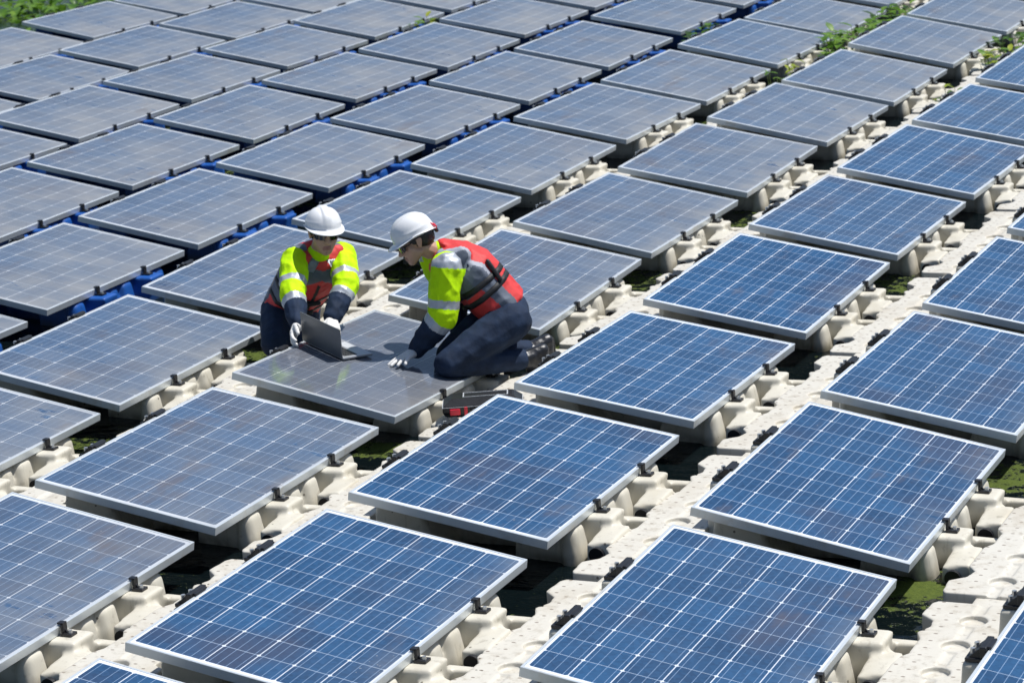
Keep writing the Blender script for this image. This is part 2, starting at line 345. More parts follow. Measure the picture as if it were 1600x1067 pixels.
# ---------------------------------------------------------------- pontoon float (local: x 0 high edge .. 0.975 low edge, y along, z up from the water)
L_, W_, TILT, ZH = 1.65, 0.99, 0.180720, 0.38
YC = (0.34 * L_, 0.68 * L_)
def float_mesh(lugs=True):
    bm = bmesh.new(); V = Vector
    # tall wall under the high edge, low wall under the low edge, narrower body between them
    hull_pts(bm, [V(q) for q in ((0.05, 0.17, -0.12), (0.05, 1.49, -0.12), (0.30, 0.22, -0.12), (0.30, 1.44, -0.12), (0.02, 0.16, 0.10), (0.02, 1.50, 0.10),
        (0.04, 0.18, 0.318), (0.04, 1.48, 0.318), (0.22, 0.22, 0.28), (0.22, 1.44, 0.28), (0.30, 0.25, 0.05), (0.30, 1.42, 0.05))])
    hull_pts(bm, [V(q) for q in ((0.20, 0.50, -0.12), (0.20, 1.20, -0.12), (0.80, 0.50, -0.12), (0.80, 1.20, -0.12), (0.20, 0.50, 0.20), (0.20, 1.20, 0.20), (0.80, 0.50, 0.12), (0.80, 1.20, 0.12))])
    hull_pts(bm, [V(q) for q in ((0.62, 0.36, -0.12), (0.62, 1.32, -0.12), (0.93, 0.33, -0.12), (0.93, 1.34, -0.12), (0.64, 0.36, 0.06), (0.64, 1.32, 0.06),
        (0.945, 0.32, 0.03), (0.945, 1.35, 0.03), (0.70, 0.38, 0.19), (0.70, 1.30, 0.19), (0.915, 0.34, 0.158), (0.915, 1.33, 0.158))])
    for yc in YC:
        hull_pts(bm, [V((x, y, z)) for x, y, z in ((0.84, yc - 0.10, -0.10), (1.05, yc - 0.09, -0.10), (1.05, yc + 0.09, -0.10), (0.84, yc + 0.10, -0.10),
            (0.86, yc - 0.092, 0.160), (1.085, yc - 0.082, 0.160), (1.085, yc + 0.078, 0.160), (0.86, yc + 0.088, 0.160))])      # clamp block
        hull(bm, ((0.930, yc - 0.220, 0.118), 0.045), ((0.930, yc - 0.165, 0.118), 0.045), ((0.945, yc - 0.22, -0.10), 0.065), ((0.945, yc - 0.16, -0.10), 0.065))                                          # round pillar of the wall
        hull(bm, ((0.92, yc + 0.20, 0.11), 0.045), ((0.92, yc + 0.24, 0.11), 0.045), ((0.935, yc + 0.22, -0.10), 0.065))
        if lugs:
          hull(bm, ((1.03, yc - 0.02, 0.07), 0.06), ((1.13, yc - 0.03, 0.045), 0.05), ((1.05, yc - 0.03, -0.05), 0.07))            # sloping shoulder
          hull_pts(bm, [V((x, y, z)) for x, y, z in ((1.02, yc - 0.285, -0.08), (1.16, yc - 0.275, -0.08), (1.16, yc - 0.05, -0.08), (1.02, yc - 0.05, -0.08),
            (1.03, yc - 0.275, 0.095), (1.155, yc - 0.26, 0.110), (1.16, yc - 0.05, 0.122), (1.03, yc - 0.05, 0.12))])              # pipe lug
          hull_pts(bm, [V((x, y, z)) for x, y, z in ((1.04, yc + 0.085, 0.01), (1.25, yc + 0.10, 0.01), (1.25, yc + 0.15, 0.01), (1.04, yc + 0.145, 0.01),
            (1.04, yc + 0.085, 0.10), (1.25, yc + 0.10, 0.095), (1.25, yc + 0.15, 0.095), (1.04, yc + 0.145, 0.10))])             # link arm
        hull_pts(bm, [V((x, y, z)) for x, y, z in ((-0.13, yc - 0.10, -0.08), (0.08, yc - 0.11, -0.08), (0.08, yc + 0.11, -0.08), (-0.13, yc + 0.10, -0.08),
            (-0.095, yc - 0.075, 0.333), (0.08, yc - 0.08, 0.333), (0.08, yc + 0.08, 0.325), (-0.095, yc + 0.075, 0.333))])       # tall lug of the high edge
        hull(bm, ((0.03, yc - 0.22, 0.25), 0.05), ((0.03, yc - 0.22, -0.1), 0.06))
    return remeshed(bm, 0.0115, 4)
FLOAT_W = float_mesh(); FLOAT_W.name = 'float_white'
FLOAT_W.polygons.foreach_set('use_smooth', [True] * len(FLOAT_W.polygons))
FLOAT_B = float_mesh(False); FLOAT_B.name = 'float_blue'
FLOAT_B.polygons.foreach_set('use_smooth', [True] * len(FLOAT_B.polygons))
FLOAT_W.materials.append(M['white']); FLOAT_B.materials.append(M['blue'])
def socket_mesh(yc):
    bm = bmesh.new()
    cyl_bm(bm, (1.080, yc - 0.289, 0.048), (1.080, yc - 0.20, 0.048), 0.036, 24)
    return bm_mesh(bm, 'socket')
SOCK = [socket_mesh(y) for y in YC]
for s in SOCK: s.materials.append(M['hole'])

# ---------------------------------------------------------------- walkway float (local x,y of the row at its low side; joint in the middle of the panel gap)
def walkway_mesh(seed=0):
    rnd = random.Random(seed); bm = bmesh.new()
    left = [(-0.075, 1.135), (-0.05, 1.12), (0.07, 1.112), (0.13, 1.175), (0.20, 1.19), (0.26, 1.150), (0.50, 1.150), (0.56, 1.18), (0.70, 1.18), (0.76, 1.145),
            (1.04, 1.145), (1.10, 1.18), (1.26, 1.18), (1.33, 1.15), (1.40, 1.185), (1.47, 1.175), (1.53, 1.112), (1.66, 1.12), (1.69, 1.14)]
    right = [(1.69, 1.53), (1.66, 1.555), (YC[1] + .15, 1.56), (YC[1] + .12, 1.50), (YC[1] - .12, 1.50), (YC[1] - .15, 1.56), (YC[0] + .15, 1.56), (YC[0] + .12, 1.50),
             (YC[0] - .12, 1.50), (YC[0] - .15, 1.56), (-0.05, 1.555), (-0.075, 1.53)]
    pts = [Vector((x, y, -0.08)) for y, x in left] + [Vector((x, y, -0.08)) for y, x in right]
    f = bm.faces.new([bm.verts.new(p) for p in pts])
    ex = bmesh.ops.extrude_face_region(bm, geom=[f])
    for v in ex['geom']:
        if isinstance(v, bmesh.types.BMVert): v.co.z = 0.118
    bmesh.ops.recalc_face_normals(bm, faces=bm.faces)
    bmesh.ops.triangulate(bm, faces=bm.faces[:])
    cut = bmesh.new()
    for y in (0.10, 0.40, 0.68, 0.93, 1.22, 1.50): cyl_bm(cut, (1.335, y, 0.094), (1.335, y, 0.20), 0.056, 28, 0.058)
    for a, b in ((-0.09, 0.03), (0.17, 0.33), (0.47, 0.61), (0.75, 0.86), (1.00, 1.15), (1.29, 1.43), (1.57, 1.72)):
        hbox(cut, 1.312, 1.360, a, b, 0.108, 0.2)
    for y in (0.24, 0.80, 1.36): hbox(cut, 1.05, 1.24, y - 0.006, y + 0.006, 0.107, 0.2)
    me = remeshed(bm, 0.0072, 1, cut)
    # link strip that bridges to the next float
    b2 = bmesh.new(); b2.from_mesh(me); bpy.data.meshes.remove(me)
    t = bmesh.new(); hbox(t, 1.27, 1.43, 1.66, 1.80, 0.03, 0.106)
    m2 = remeshed(t, 0.0095, 2); b2.from_mesh(m2); bpy.data.meshes.remove(m2)
    return bm_mesh(b2, 'walkway')
WALK = walkway_mesh()
WALK.polygons.foreach_set('use_smooth', [True] * len(WALK.polygons)); WALK.materials.append(M['walk'])

# ---------------------------------------------------------------- solar panel parts
def frame_mesh():
    bm = bmesh.new(); lip = 0.0115; t = 0.0016
    prof = [(0.0, -0.040), (0.0, -t), (t, 0.0), (lip, 0.0), (lip, -0.040)]       # inset from the outline, height
    rings = []
    for ins, z in prof:
        rings.append([bm.verts.new((x, y, z)) for x, y in ((ins, ins), (W_ - ins, ins), (W_ - ins, L_ - ins), (ins, L_ - ins))])
    n = len(prof)
    for k in range(n):
        a, b = rings[k], rings[(k + 1) % n]
        for i in range(4): bm.faces.new((a[i], a[(i + 1) % 4], b[(i + 1) % 4], b[i]))
    # a shallow groove line along the outer walls
    bmesh.ops.recalc_face_normals(bm, faces=bm.faces)
    return bm_mesh(bm, 'frame')
def sheet_mesh():
    bm = bmesh.new(); box_bm(bm, 0.0120, W_ - 0.0120, 0.0120, L_ - 0.0120, -0.0085, -0.0022)
    bm.normal_update()
    for f in bm.faces: f.material_index = 0 if f.normal.z > 0.5 else 1
    return bm_mesh(bm, 'cell_sheet')
def clamp_low(yc):
    bm = bmesh.new(); zb, zt = 0.1605, 0.217
    box_bm(bm, 0.980, 1.034, yc - 0.024, yc + 0.024, zb, zb + 0.012, 0.002)
    box_bm(bm, 0.9785, 0.9925, yc - 0.015, yc + 0.015, zb + 0.010, zt, 0.002)
    box_bm(bm, 0.962, 0.9925, yc - 0.015, yc + 0.015, 0.2085, zt + 0.001, 0.002)
    hull_pts(bm, [Vector(p) for p in ((0.990, yc - .004, zb + .01), (0.990, yc + .004, zb + .01), (1.006, yc - .004, zb + .01), (1.006, yc + .004, zb + .01), (0.990, yc - .004, zb + .03), (0.990, yc + .004, zb + .03))])
    me = bm_mesh(bm, 'clamp')
    b2 = bmesh.new(); cyl_bm(b2, (1.016, yc, zb + 0.011), (1.016, yc, zb + 0.024), 0.0105, 8, 0.0085)
    return me, [bm_mesh(b2, 'bolt')]
def clamp_high(yc):
    bm = bmesh.new()
    box_bm(bm, -0.085, -0.003, yc - 0.066, yc + 0.066, 0.3345, 0.350, 0.003)
    box_bm(bm, -0.030, -0.0035, yc - 0.062, yc + 0.062, 0.348, 0.394, 0.004)
    hull_pts(bm, [Vector(p) for p in ((-0.075, yc - .058, .349), (-0.075, yc + .058, .349), (-0.028, yc - .058, .349), (-0.028, yc + .058, .349), (-0.028, yc - .055, .388), (-0.028, yc + .055, .388))])
    box_bm(bm, -0.030, 0.011, yc - 0.045, yc + 0.045, 0.3835, 0.392, 0.002)
    me = bm_mesh(bm, 'clamp')
    bo = []
    for s in (-0.03, 0.03):
        b2 = bmesh.new(); cyl_bm(b2, (-0.062, yc + s, 0.352), (-0.062, yc + s, 0.378), 0.010, 6); bo.append(bm_mesh(b2, 'bolt'))
    return me, bo
FRAME = frame_mesh(); FRAME.materials.append(M['frame'])
SHEET = sheet_mesh(); SHEET.materials.append(M['cells']); SHEET.materials.append(M['back'])
CLAMPS = [clamp_low(y) for y in YC] + [clamp_high(y) for y in YC]
for a, b in CLAMPS:
    a.materials.append(M['black'])
    for x in b: x.materials.append(M['bolt'])
TILT_M = Matrix.Translation((0, 0, ZH)) @ Matrix.Rotation(TILT, 4, 'Y')

def make_panel():
    t = empty('solar_panel')
    f = link_mesh('frame', FRAME, None, t); f.matrix_local = TILT_M
    s = link_mesh('cell_sheet', SHEET, None, t); s.matrix_local = TILT_M
    for cm, bmsh in CLAMPS:
        c = link_mesh('clamp', cm, None, t)
        for x in bmsh: link_mesh('bolt', x, None, c)
    return t
def make_float(me):
    t = link_mesh('pontoon_float', me)
    if me is FLOAT_W:
        for s in SOCK: link_mesh('pipe_socket', s, None, t)
    return t
def copy_tree(o, parent=None):
    c = o.copy(); COL.objects.link(c)
    if parent is not None: c.parent = parent
    for ch in list(o.children): copy_tree(ch, c)
    return c

PANELS = {(-7,2):(-11.929,14.948,0.000,0.000,0.000,0.000,0.000,0.000),(-7,3):(-11.929,16.843,-0.003,0.010,0.019,-0.003,0.001,-0.057),(-7,4):(-11.929,18.737,0.000,0.000,0.000,0.000,0.000,0.000),(-6,0):(-10.137,11.131,0.000,0.000,0.000,0.000,0.000,0.000),(-6,1):(-10.137,13.025,0.000,0.000,0.000,0.000,0.000,0.000),(-6,2):(-10.137,14.920,-0.012,-0.014,0.010,0.005,-0.007,-0.043),(-6,3):(-10.137,16.814,0.022,-0.000,-0.001,0.005,-0.013,-0.026),(-6,4):(-10.137,18.708,0.000,0.000,0.000,0.000,0.000,0.000),(-5,0):(-8.437,9.257,0.000,0.000,0.000,0.000,0.000,0.000),(-5,1):(-8.437,11.151,-0.003,-0.013,-0.000,0.003,0.004,-0.015),(-5,2):(-8.437,13.045,0.011,-0.005,-0.002,-0.002,-0.005,-0.020),(-5,3):(-8.437,14.940,0.006,-0.000,-0.004,-0.001,-0.002,-0.036),(-5,4):(-8.437,16.834,0.000,0.000,0.000,0.000,0.000,0.000),(-5,5):(-8.437,18.728,0.000,0.000,0.000,0.000,0.000,0.000),(-4,0):(-6.693,7.353,0.000,0.000,0.000,0.000,0.000,0.000),(-4,1):(-6.693,9.247,0.001,-0.027,0.003,0.002,0.001,-0.012),(-4,2):(-6.693,11.142,-0.002,-0.005,0.000,0.003,0.004,-0.006),(-4,3):(-6.693,13.036,0.000,0.000,0.000,0.000,0.000,0.000),(-4,4):(-6.693,14.930,0.026,0.004,-0.014,0.006,0.008,-0.018),(-4,5):(-6.693,16.825,0.000,0.000,0.000,0.000,0.000,0.000),(-4,6):(-6.693,18.719,0.000,0.000,0.000,0.000,0.000,0.000),(-3,-1):(-4.988,3.584,0.000,0.000,0.000,0.000,0.000,0.000),(-3,0):(-4.988,5.479,0.004,0.003,0.004,0.003,-0.002,-0.015),(-3,1):(-4.988,7.373,0.009,-0.033,0.008,0.007,0.004,-0.010),(-3,2):(-4.988,9.267,0.008,0.004,0.004,0.007,0.007,-0.006),(-3,3):(-4.988,11.162,0.008,0.001,-0.003,-0.003,-0.002,-0.017),(-3,4):(-4.988,13.056,0.008,-0.008,-0.015,-0.001,0.006,-0.008),(-3,5):(-4.988,14.950,-0.003,-0.009,-0.021,0.008,0.006,-0.013),(-3,6):(-4.988,16.845,0.000,0.000,0.000,0.000,0.000,0.000),(-3,7):(-4.988,18.739,0.000,0.000,0.000,0.000,0.000,0.000),(-2,-1):(-3.284,1.809,-0.010,-0.009,-0.002,-0.002,0.001,0.001),(-2,0):(-3.284,3.665,-0.009,-0.015,-0.011,0.003,0.003,-0.006),(-2,1):(-3.284,5.522,-0.029,-0.007,0.004,0.020,-0.001,-0.019),(-2,2):(-3.284,7.378,0.008,0.004,0.004,0.002,0.012,-0.001),(-2,3):(-3.284,9.234,0.001,0.003,0.018,0.006,0.009,-0.001),(-2,4):(-3.284,11.091,0.009,0.022,0.017,-0.007,0.003,-0.010),(-2,5):(-3.284,12.947,0.005,0.011,0.000,-0.001,0.010,-0.006),(-2,6):(-3.284,14.803,0.014,0.028,0.002,-0.008,0.018,-0.008),(-2,7):(-3.284,16.660,0.005,0.005,-0.016,-0.002,0.007,0.008),(-2,8):(-3.284,18.516,0.000,0.000,0.000,0.000,0.000,0.000),(-1,-1):(-1.625,-0.018,0.004,0.002,-0.000,-0.000,-0.000,-0.001),(-1,0):(-1.625,1.839,0.028,-0.045,0.009,-0.003,-0.007,-0.004),(-1,1):(-1.625,3.695,0.016,-0.007,-0.032,-0.043,0.019,-0.007),(-1,2):(-1.625,5.551,0.008,0.004,-0.006,0.022,0.006,0.004),(-1,3):(-1.625,7.408,-0.006,0.021,0.001,-0.004,0.011,-0.005),(-1,4):(-1.625,9.264,-0.013,0.009,0.010,0.007,-0.000,0.008),(-1,5):(-1.625,11.121,-0.007,0.018,0.006,-0.009,0.018,0.001),(-1,6):(-1.625,12.977,-0.018,0.008,-0.013,-0.003,0.012,-0.001),(-1,7):(-1.625,14.833,-0.007,0.022,0.001,0.002,0.018,-0.012),(-1,8):(-1.625,16.690,0.000,0.000,0.000,0.000,0.000,0.000),(-1,9):(-1.625,18.546,0.000,0.000,0.000,0.000,0.000,0.000),(0,-1):(0.000,-1.784,0.000,0.000,0.000,0.000,0.000,0.000),(0,0):(0.000,0.072,0.010,-0.025,0.004,0.009,-0.014,-0.012),(0,1):(0.000,1.928,0.010,0.003,0.009,-0.004,-0.011,0.003),(0,2):(0.000,3.785,-0.006,0.018,-0.010,-0.022,-0.018,0.010),(0,3):(0.000,5.641,-0.011,0.009,-0.007,0.011,-0.009,-0.002),(0,4):(0.000,7.497,-0.022,0.020,-0.004,-0.010,0.001,0.002),(0,5):(0.000,9.354,-0.006,0.009,-0.005,-0.002,-0.000,-0.013),(0,6):(0.000,11.210,-0.001,-0.005,-0.011,-0.006,-0.004,-0.005),(0,7):(0.000,13.067,0.000,0.000,0.000,0.000,0.000,0.000),(1,0):(1.632,0.166,0.009,0.009,-0.000,0.004,-0.001,0.013),(1,1):(1.632,2.023,-0.018,0.056,-0.012,0.002,0.013,0.002),(1,2):(1.632,3.879,-0.004,0.000,0.001,-0.008,0.000,0.000),(1,3):(1.632,5.735,-0.012,-0.008,-0.008,0.001,-0.002,0.002),(1,4):(1.632,7.592,0.000,0.000,0.000,0.000,0.000,0.000),(2,0):(3.280,0.200,0.000,0.000,0.000,0.000,0.000,0.000)}
ORD = ['first', 'second', 'third', 'fourth', 'fifth', 'sixth', 'seventh', 'eighth', 'ninth', 'tenth', 'eleventh']
ROWN = {2: 'corner row at right edge', 1: 'second row right of the workers', 0: 'first row right of the workers', -1: 'the row the workers handle',
        -2: 'cream-float row left of the workers', -3: 'blue-float row nearest the workers', -4: 'second blue-float row from the workers', -5: 'third blue-float row from the workers',
        -6: 'fourth blue-float row from the workers', -7: 'leftmost far blue-float row'}
DUST = {2: 0.04, 1: 0.06, 0: 0.06, -1: 0.48, -2: 0.56, -3: 0.66, -4: 0.70, -5: 0.70, -6: 0.70, -7: 0.70}
DUSTX = {(-1, -1): 0.34, (-1, 0): 0.42, (-1, 1): 0.50, (-1, 2): 0.46, (-1, 3): 0.56, (-1, 4): 0.62, (-1, 5): 0.66, (-1, 6): 0.68, (-1, 7): 0.70, (-1, 8): 0.70, (-1, 9): 0.70,
         (0, 4): 0.10, (0, 5): 0.13, (0, 6): 0.13, (0, 7): 0.13, (1, 3): 0.09, (-2, -1): 0.54, (-2, 0): 0.50, (-2, 1): 0.48}
rows = {}
for (R, j) in PANELS: rows.setdefault(R, []).append(j)
first_panel = make_panel(); first_w = make_float(FLOAT_W); first_b = make_float(FLOAT_B)
used_p = used_w = used_b = False
def looks(R, j):
    if (R, j) == (-1, 1): return 'grey reflective'
    d = DUSTX.get((R, j), DUST[R])
    return 'clean blue' if d < 0.3 else ('blue-grey' if d < 0.52 else 'dusty grey')
rj = random.Random(5)
for (R, j), (ox, oy, dx, dy, dz, a, b, c) in PANELS.items():
    k = ORD[sorted(rows[R]).index(j)]
    rv = Vector((a, b, c)); ang = rv.length
    if ang == 0: rv = Vector((rj.uniform(-.006, .006), rj.uniform(-.006, .006), rj.uniform(-.02, .0) if R < -2 else 0)); ang = rv.length
    Q = Matrix.Rotation(ang, 4, rv.normalized()); cen = Vector((0.4925, L_ / 2, ZH))
    Mx = Matrix.Translation(Vector((ox + dx, oy + dy, dz)) + cen) @ Q @ Matrix.Translation(-cen)
    p = copy_tree(first_panel) if used_p else first_panel; used_p = True
    p.matrix_world = Mx
    where = f'{k} from front, {ROWN[R]}'
    if (R, j) == (-1, 1): lab = 'grey reflective solar panel with the open laptop and a gloved hand on it'
    else: lab = f'{looks(R, j)} panel, {where}'
    tag(p, lab, 'solar panel', 'solar panels in tilted rows on the floats')
    for ch in p.children:
        if ch.name.startswith('cell_sheet'): ch['dust'] = max(.02, DUSTX.get((R, j), DUST[R]) * 1.04 + rj.uniform(-.09, .07) * (1 if R < 0 else .5))
    if (R, j) == (-1, 1):
        for ch in p.children: ch['wet_reflect'] = 1.0
    if R >= -2:
        q = copy_tree(first_w) if used_w else first_w; used_w = True; colr = 'cream'
    else:
        q = copy_tree(first_b) if used_b else first_b; used_b = True; colr = 'blue'
    q.matrix_world = Mx
    tag(q, f'{colr} plastic float under panel {where}', 'float', 'plastic floats under the panels')
WOFF = {-2: (-3.280, 3.665, 1.8564), -1: (-1.625, 1.839, 1.8564), 0: (0.0, 0.072, 1.8564), 1: (1.640, 0.166, 1.8564)}
WN = {-2: 'left of the row the workers handle', -1: 'right of the row the workers handle', 0: 'right of the first blue row', 1: 'beyond the second blue row'}
WJ = {-2: range(-2, 8), -1: range(-2, 9), 0: range(-1, 7), 1: range(-1, 4)}
first_walk = None
for R, js in WJ.items():
    for n, j in enumerate(js):
        o = link_mesh('walkway_float', WALK) if first_walk is None else first_walk.copy()
        if first_walk is None: first_walk = o
        else: COL.objects.link(o)
        vx, vy, pu = WOFF[R]
        o.location = (vx + rj.uniform(-.006, .006), vy + j * pu + rj.uniform(-.006, .006), rj.uniform(-.006, .004)); o.rotation_euler = (0, 0, rj.uniform(-.006, .006))
        tag(o, f'walkway float, {ORD[n]} from front, strip {WN[R]}', 'walkway', 'cream walkway floats between the rows')

# ---------------------------------------------------------------- tool case on the walkway
def frame3(o, x, y):
    x = x.normalized(); z = x.cross(y).normalized(); y = z.cross(x)
    return Matrix(((x.x, y.x, z.x, o.x), (x.y, y.y, z.y, o.y), (x.z, y.z, z.z, o.z), (0, 0, 0, 1)))
tc = empty('tool_case', frame3(Vector((-0.500, 3.945, 0.118)), Vector((0.91, 0.41, 0)), Vector((-0.41, 0.91, 0))) @ Matrix.Diagonal((1.10, 0.68, 0.78, 1)))
tag(tc, 'black tool case with red latch lying on the walkway by the kneeling worker', 'tool case')
bm = bmesh.new(); V = Vector
hull_pts(bm, [V(p) for p in ((.015, .012, 0), (.375, .012, 0), (.375, .245, 0), (.015, .245, 0), (0, 0, .03), (.39, 0, .03), (.39, .255, .03), (0, .255, .03), (0, 0, .066), (.39, 0, .066), (.39, .255, .066), (0, .255, .066))])
bmesh.ops.bevel(bm, geom=bm.edges[:], offset=.004, segments=2, affect='EDGES')
link_mesh('case_base', bm_mesh(bm, 'case_base'), M['case'], tc)
bm = bmesh.new()
hull_pts(bm, [V(p) for p in ((0, 0, .070), (.39, 0, .070), (.39, .255, .070), (0, .255, .070), (.045, .045, .118), (.345, .045, .118), (.345, .225, .118), (.045, .225, .118))])
bmesh.ops.bevel(bm, geom=bm.edges[:], offset=.004, segments=2, affect='EDGES')
lid = link_mesh('lid', bm_mesh(bm, 'lid'), M['case'], tc)
bm = bmesh.new()
for a in ((-.001, .391, -.001, .004, .0665, .0695), (-.001, .004, .004, .255, .0665, .0695), (.387, .391, .004, .255, .0665, .0695)): box_bm(bm, *a)
link_mesh('seam', bm_mesh(bm, 'seam'), M['casegrey'], lid)
bm = bmesh.new()
for a in ((.10, .32, .075, .081, .118, .1215), (.10, .32, .195, .201, .118, .1215), (.10, .106, .081, .195, .118, .1215), (.314, .32, .081, .195, .118, .1215)): box_bm(bm, *a, 0.001)
link_mesh('label_rim', bm_mesh(bm, 'label_rim'), M['casegrey'], lid)
bm = bmesh.new(); box_bm(bm, .035, .085, -.012, .001, .016, .058, .004)
la = link_mesh('latch', bm_mesh(bm, 'latch'), M['casered'], tc)
bm = bmesh.new(); box_bm(bm, .105, .120, -.007, .001, .004, .070, .003)
link_mesh('latch_strap', bm_mesh(bm, 'latch_strap'), M['casered'], tc)
bm = bmesh.new(); box_bm(bm, .30, .35, -.012, .001, .016, .058, .004); link_mesh('latch', bm_mesh(bm, 'latch'), M['casered'], tc)
bm = bmesh.new()
for a, b in (((.14, -.004, .05), (.15, -.035, .05)), ((.15, -.035, .05), (.25, -.035, .05)), ((.25, -.035, .05), (.26, -.004, .05))): cyl_bm(bm, a, b, .008, 10)
link_mesh('handle', bm_mesh(bm, 'handle'), M['case'], tc, True)

# ---------------------------------------------------------------- laptop on the panel
hl, hr, br = V((-1.593, 4.449, 0.363)), V((-1.276, 4.315, 0.304)), V((-1.217, 4.506, 0.284))
lp = empty('laptop', frame3(hl, hr - hl, br - hr)); lw = (hr - hl).length; ld = 0.215
tag(lp, 'open dark grey laptop standing on the panel in front of the left worker', 'laptop')
bm = bmesh.new(); box_bm(bm, 0, lw, 0, ld, .001, .014, .004); lb = link_mesh('base', bm_mesh(bm, 'base'), M['laptopb'], lp)
bm = bmesh.new()
for r in range(5):
    for c in range(13): box_bm(bm, .018 + c * (lw - .036) / 13, .018 + (c + .86) * (lw - .036) / 13, .025 + r * .019, .041 + r * .019, .0138, .0155)
link_mesh('keyboard', bm_mesh(bm, 'keyboard'), M['keys'], lb)
bm = bmesh.new(); box_bm(bm, lw / 2 - .05, lw / 2 + .05, .135, .200, .0138, .0146); link_mesh('touchpad', bm_mesh(bm, 'touchpad'), M['casegrey'], lb)
bm = bmesh.new(); box_bm(bm, 0, lw, -.007, 0, 0, .178, .003)
ls = link_mesh('screen_lid', bm_mesh(bm, 'screen_lid'), M['laptop'], lp); ls.matrix_local = Matrix.Translation((0, -.002, .010)) @ Matrix.Rotation(R_(14), 4, 'X')
bm = bmesh.new(); box_bm(bm, .008, lw - .008, -.001, .0012, .012, .170); link_mesh('display', bm_mesh(bm, 'display'), M['screen'], ls)

# ---------------------------------------------------------------- people
def lerp(a, b, t): return a + (b - a) * t
def wrinkle(me, amp, sc, seed, dirs=None):
    nrm = [v.normal.copy() for v in me.vertices]
    for v, n in zip(me.vertices, nrm):
        p = v.co * sc + Vector((seed, seed * .7, seed * 1.3))
        w = 1.0 - abs(noise.noise(p)) * 2.2
        w2 = noise.noise(p * 2.3)
        v.co += n * (amp * (w * .75 + w2 * .22))
def paint(me, mats, fn):
    for m_ in mats: me.materials.append(m_)
    for p in me.polygons: p.material_index = fn(p.center)
def ell(fr, rx, ry, rz): return (fr[0] * rx, fr[1] * ry, fr[2] * rz)
def skinobj(name, bm, voxel, smooth, mats, parent, fn=None, wr=None):
    me = remeshed(bm, voxel, smooth)
    if wr: wrinkle(me, *wr)
    if fn: paint(me, mats, fn); mats = None
    return link_mesh(name, me, mats, parent, True)
def hand_parts(bm, w, fwd, palm, thumb, curls, grow=1.0, tcurl=0.4, sc=1.0, spread=0.10):
    """w wrist, fwd towards the fingers, palm the way the palm faces, thumb the thumb side"""
    fwd = fwd.normalized(); palm = (palm - fwd * palm.dot(fwd)).normalized(); side = (thumb - fwd * thumb.dot(fwd) - palm * thumb.dot(palm)).normalized()
    g = grow
    k = w + fwd * .085 * sc
    hull(bm, (w, .024 * g), (w + side * .012 + fwd * .02, .024 * g), (k + side * .030, .0145 * g), (k - side * .030, .0135 * g), (w - side * .012 + fwd * .02, .022 * g))
    lens = (.070, .078, .072, .057); offs = (.030, .010, -.011, -.031)
    for i in range(4):
        d = (fwd + side * spread * (1.5 - i)).normalized(); p = k + side * offs[i] * sc - fwd * (.004 if i in (0, 3) else 0)
        a = 0.0; pr = p; r0 = .0108 * g
        for s, fr in enumerate((.44, .31, .25)):
            a += curls[i] * (.55, 1.0, .8)[s]
            q = pr + (d * math.cos(a) + palm * math.sin(a)) * lens[i] * fr * sc * 1.05
            r1 = r0 * .92; hull(bm, (pr, r0), (q, r1)); pr, r0 = q, r1
    b0 = w + fwd * .030 * sc + side * .026
    d1 = (fwd * .65 + side * .75 + palm * .25).normalized(); d2 = (fwd * (.9) + side * (.45 - tcurl) + palm * (.2 + tcurl)).normalized()
    b1 = b0 + d1 * .040 * sc; b2 = b1 + d2 * .030 * sc; b3 = b2 + d2 * .024 * sc
    hull(bm, (w + fwd * .02, .020 * g), (b0, .0155 * g)); hull(bm, (b0, .0155 * g), (b1, .0130 * g)); hull(bm, (b1, .0125 * g), (b2, .0115 * g)); hull(bm, (b2, .0115 * g), (b3, .0095 * g))

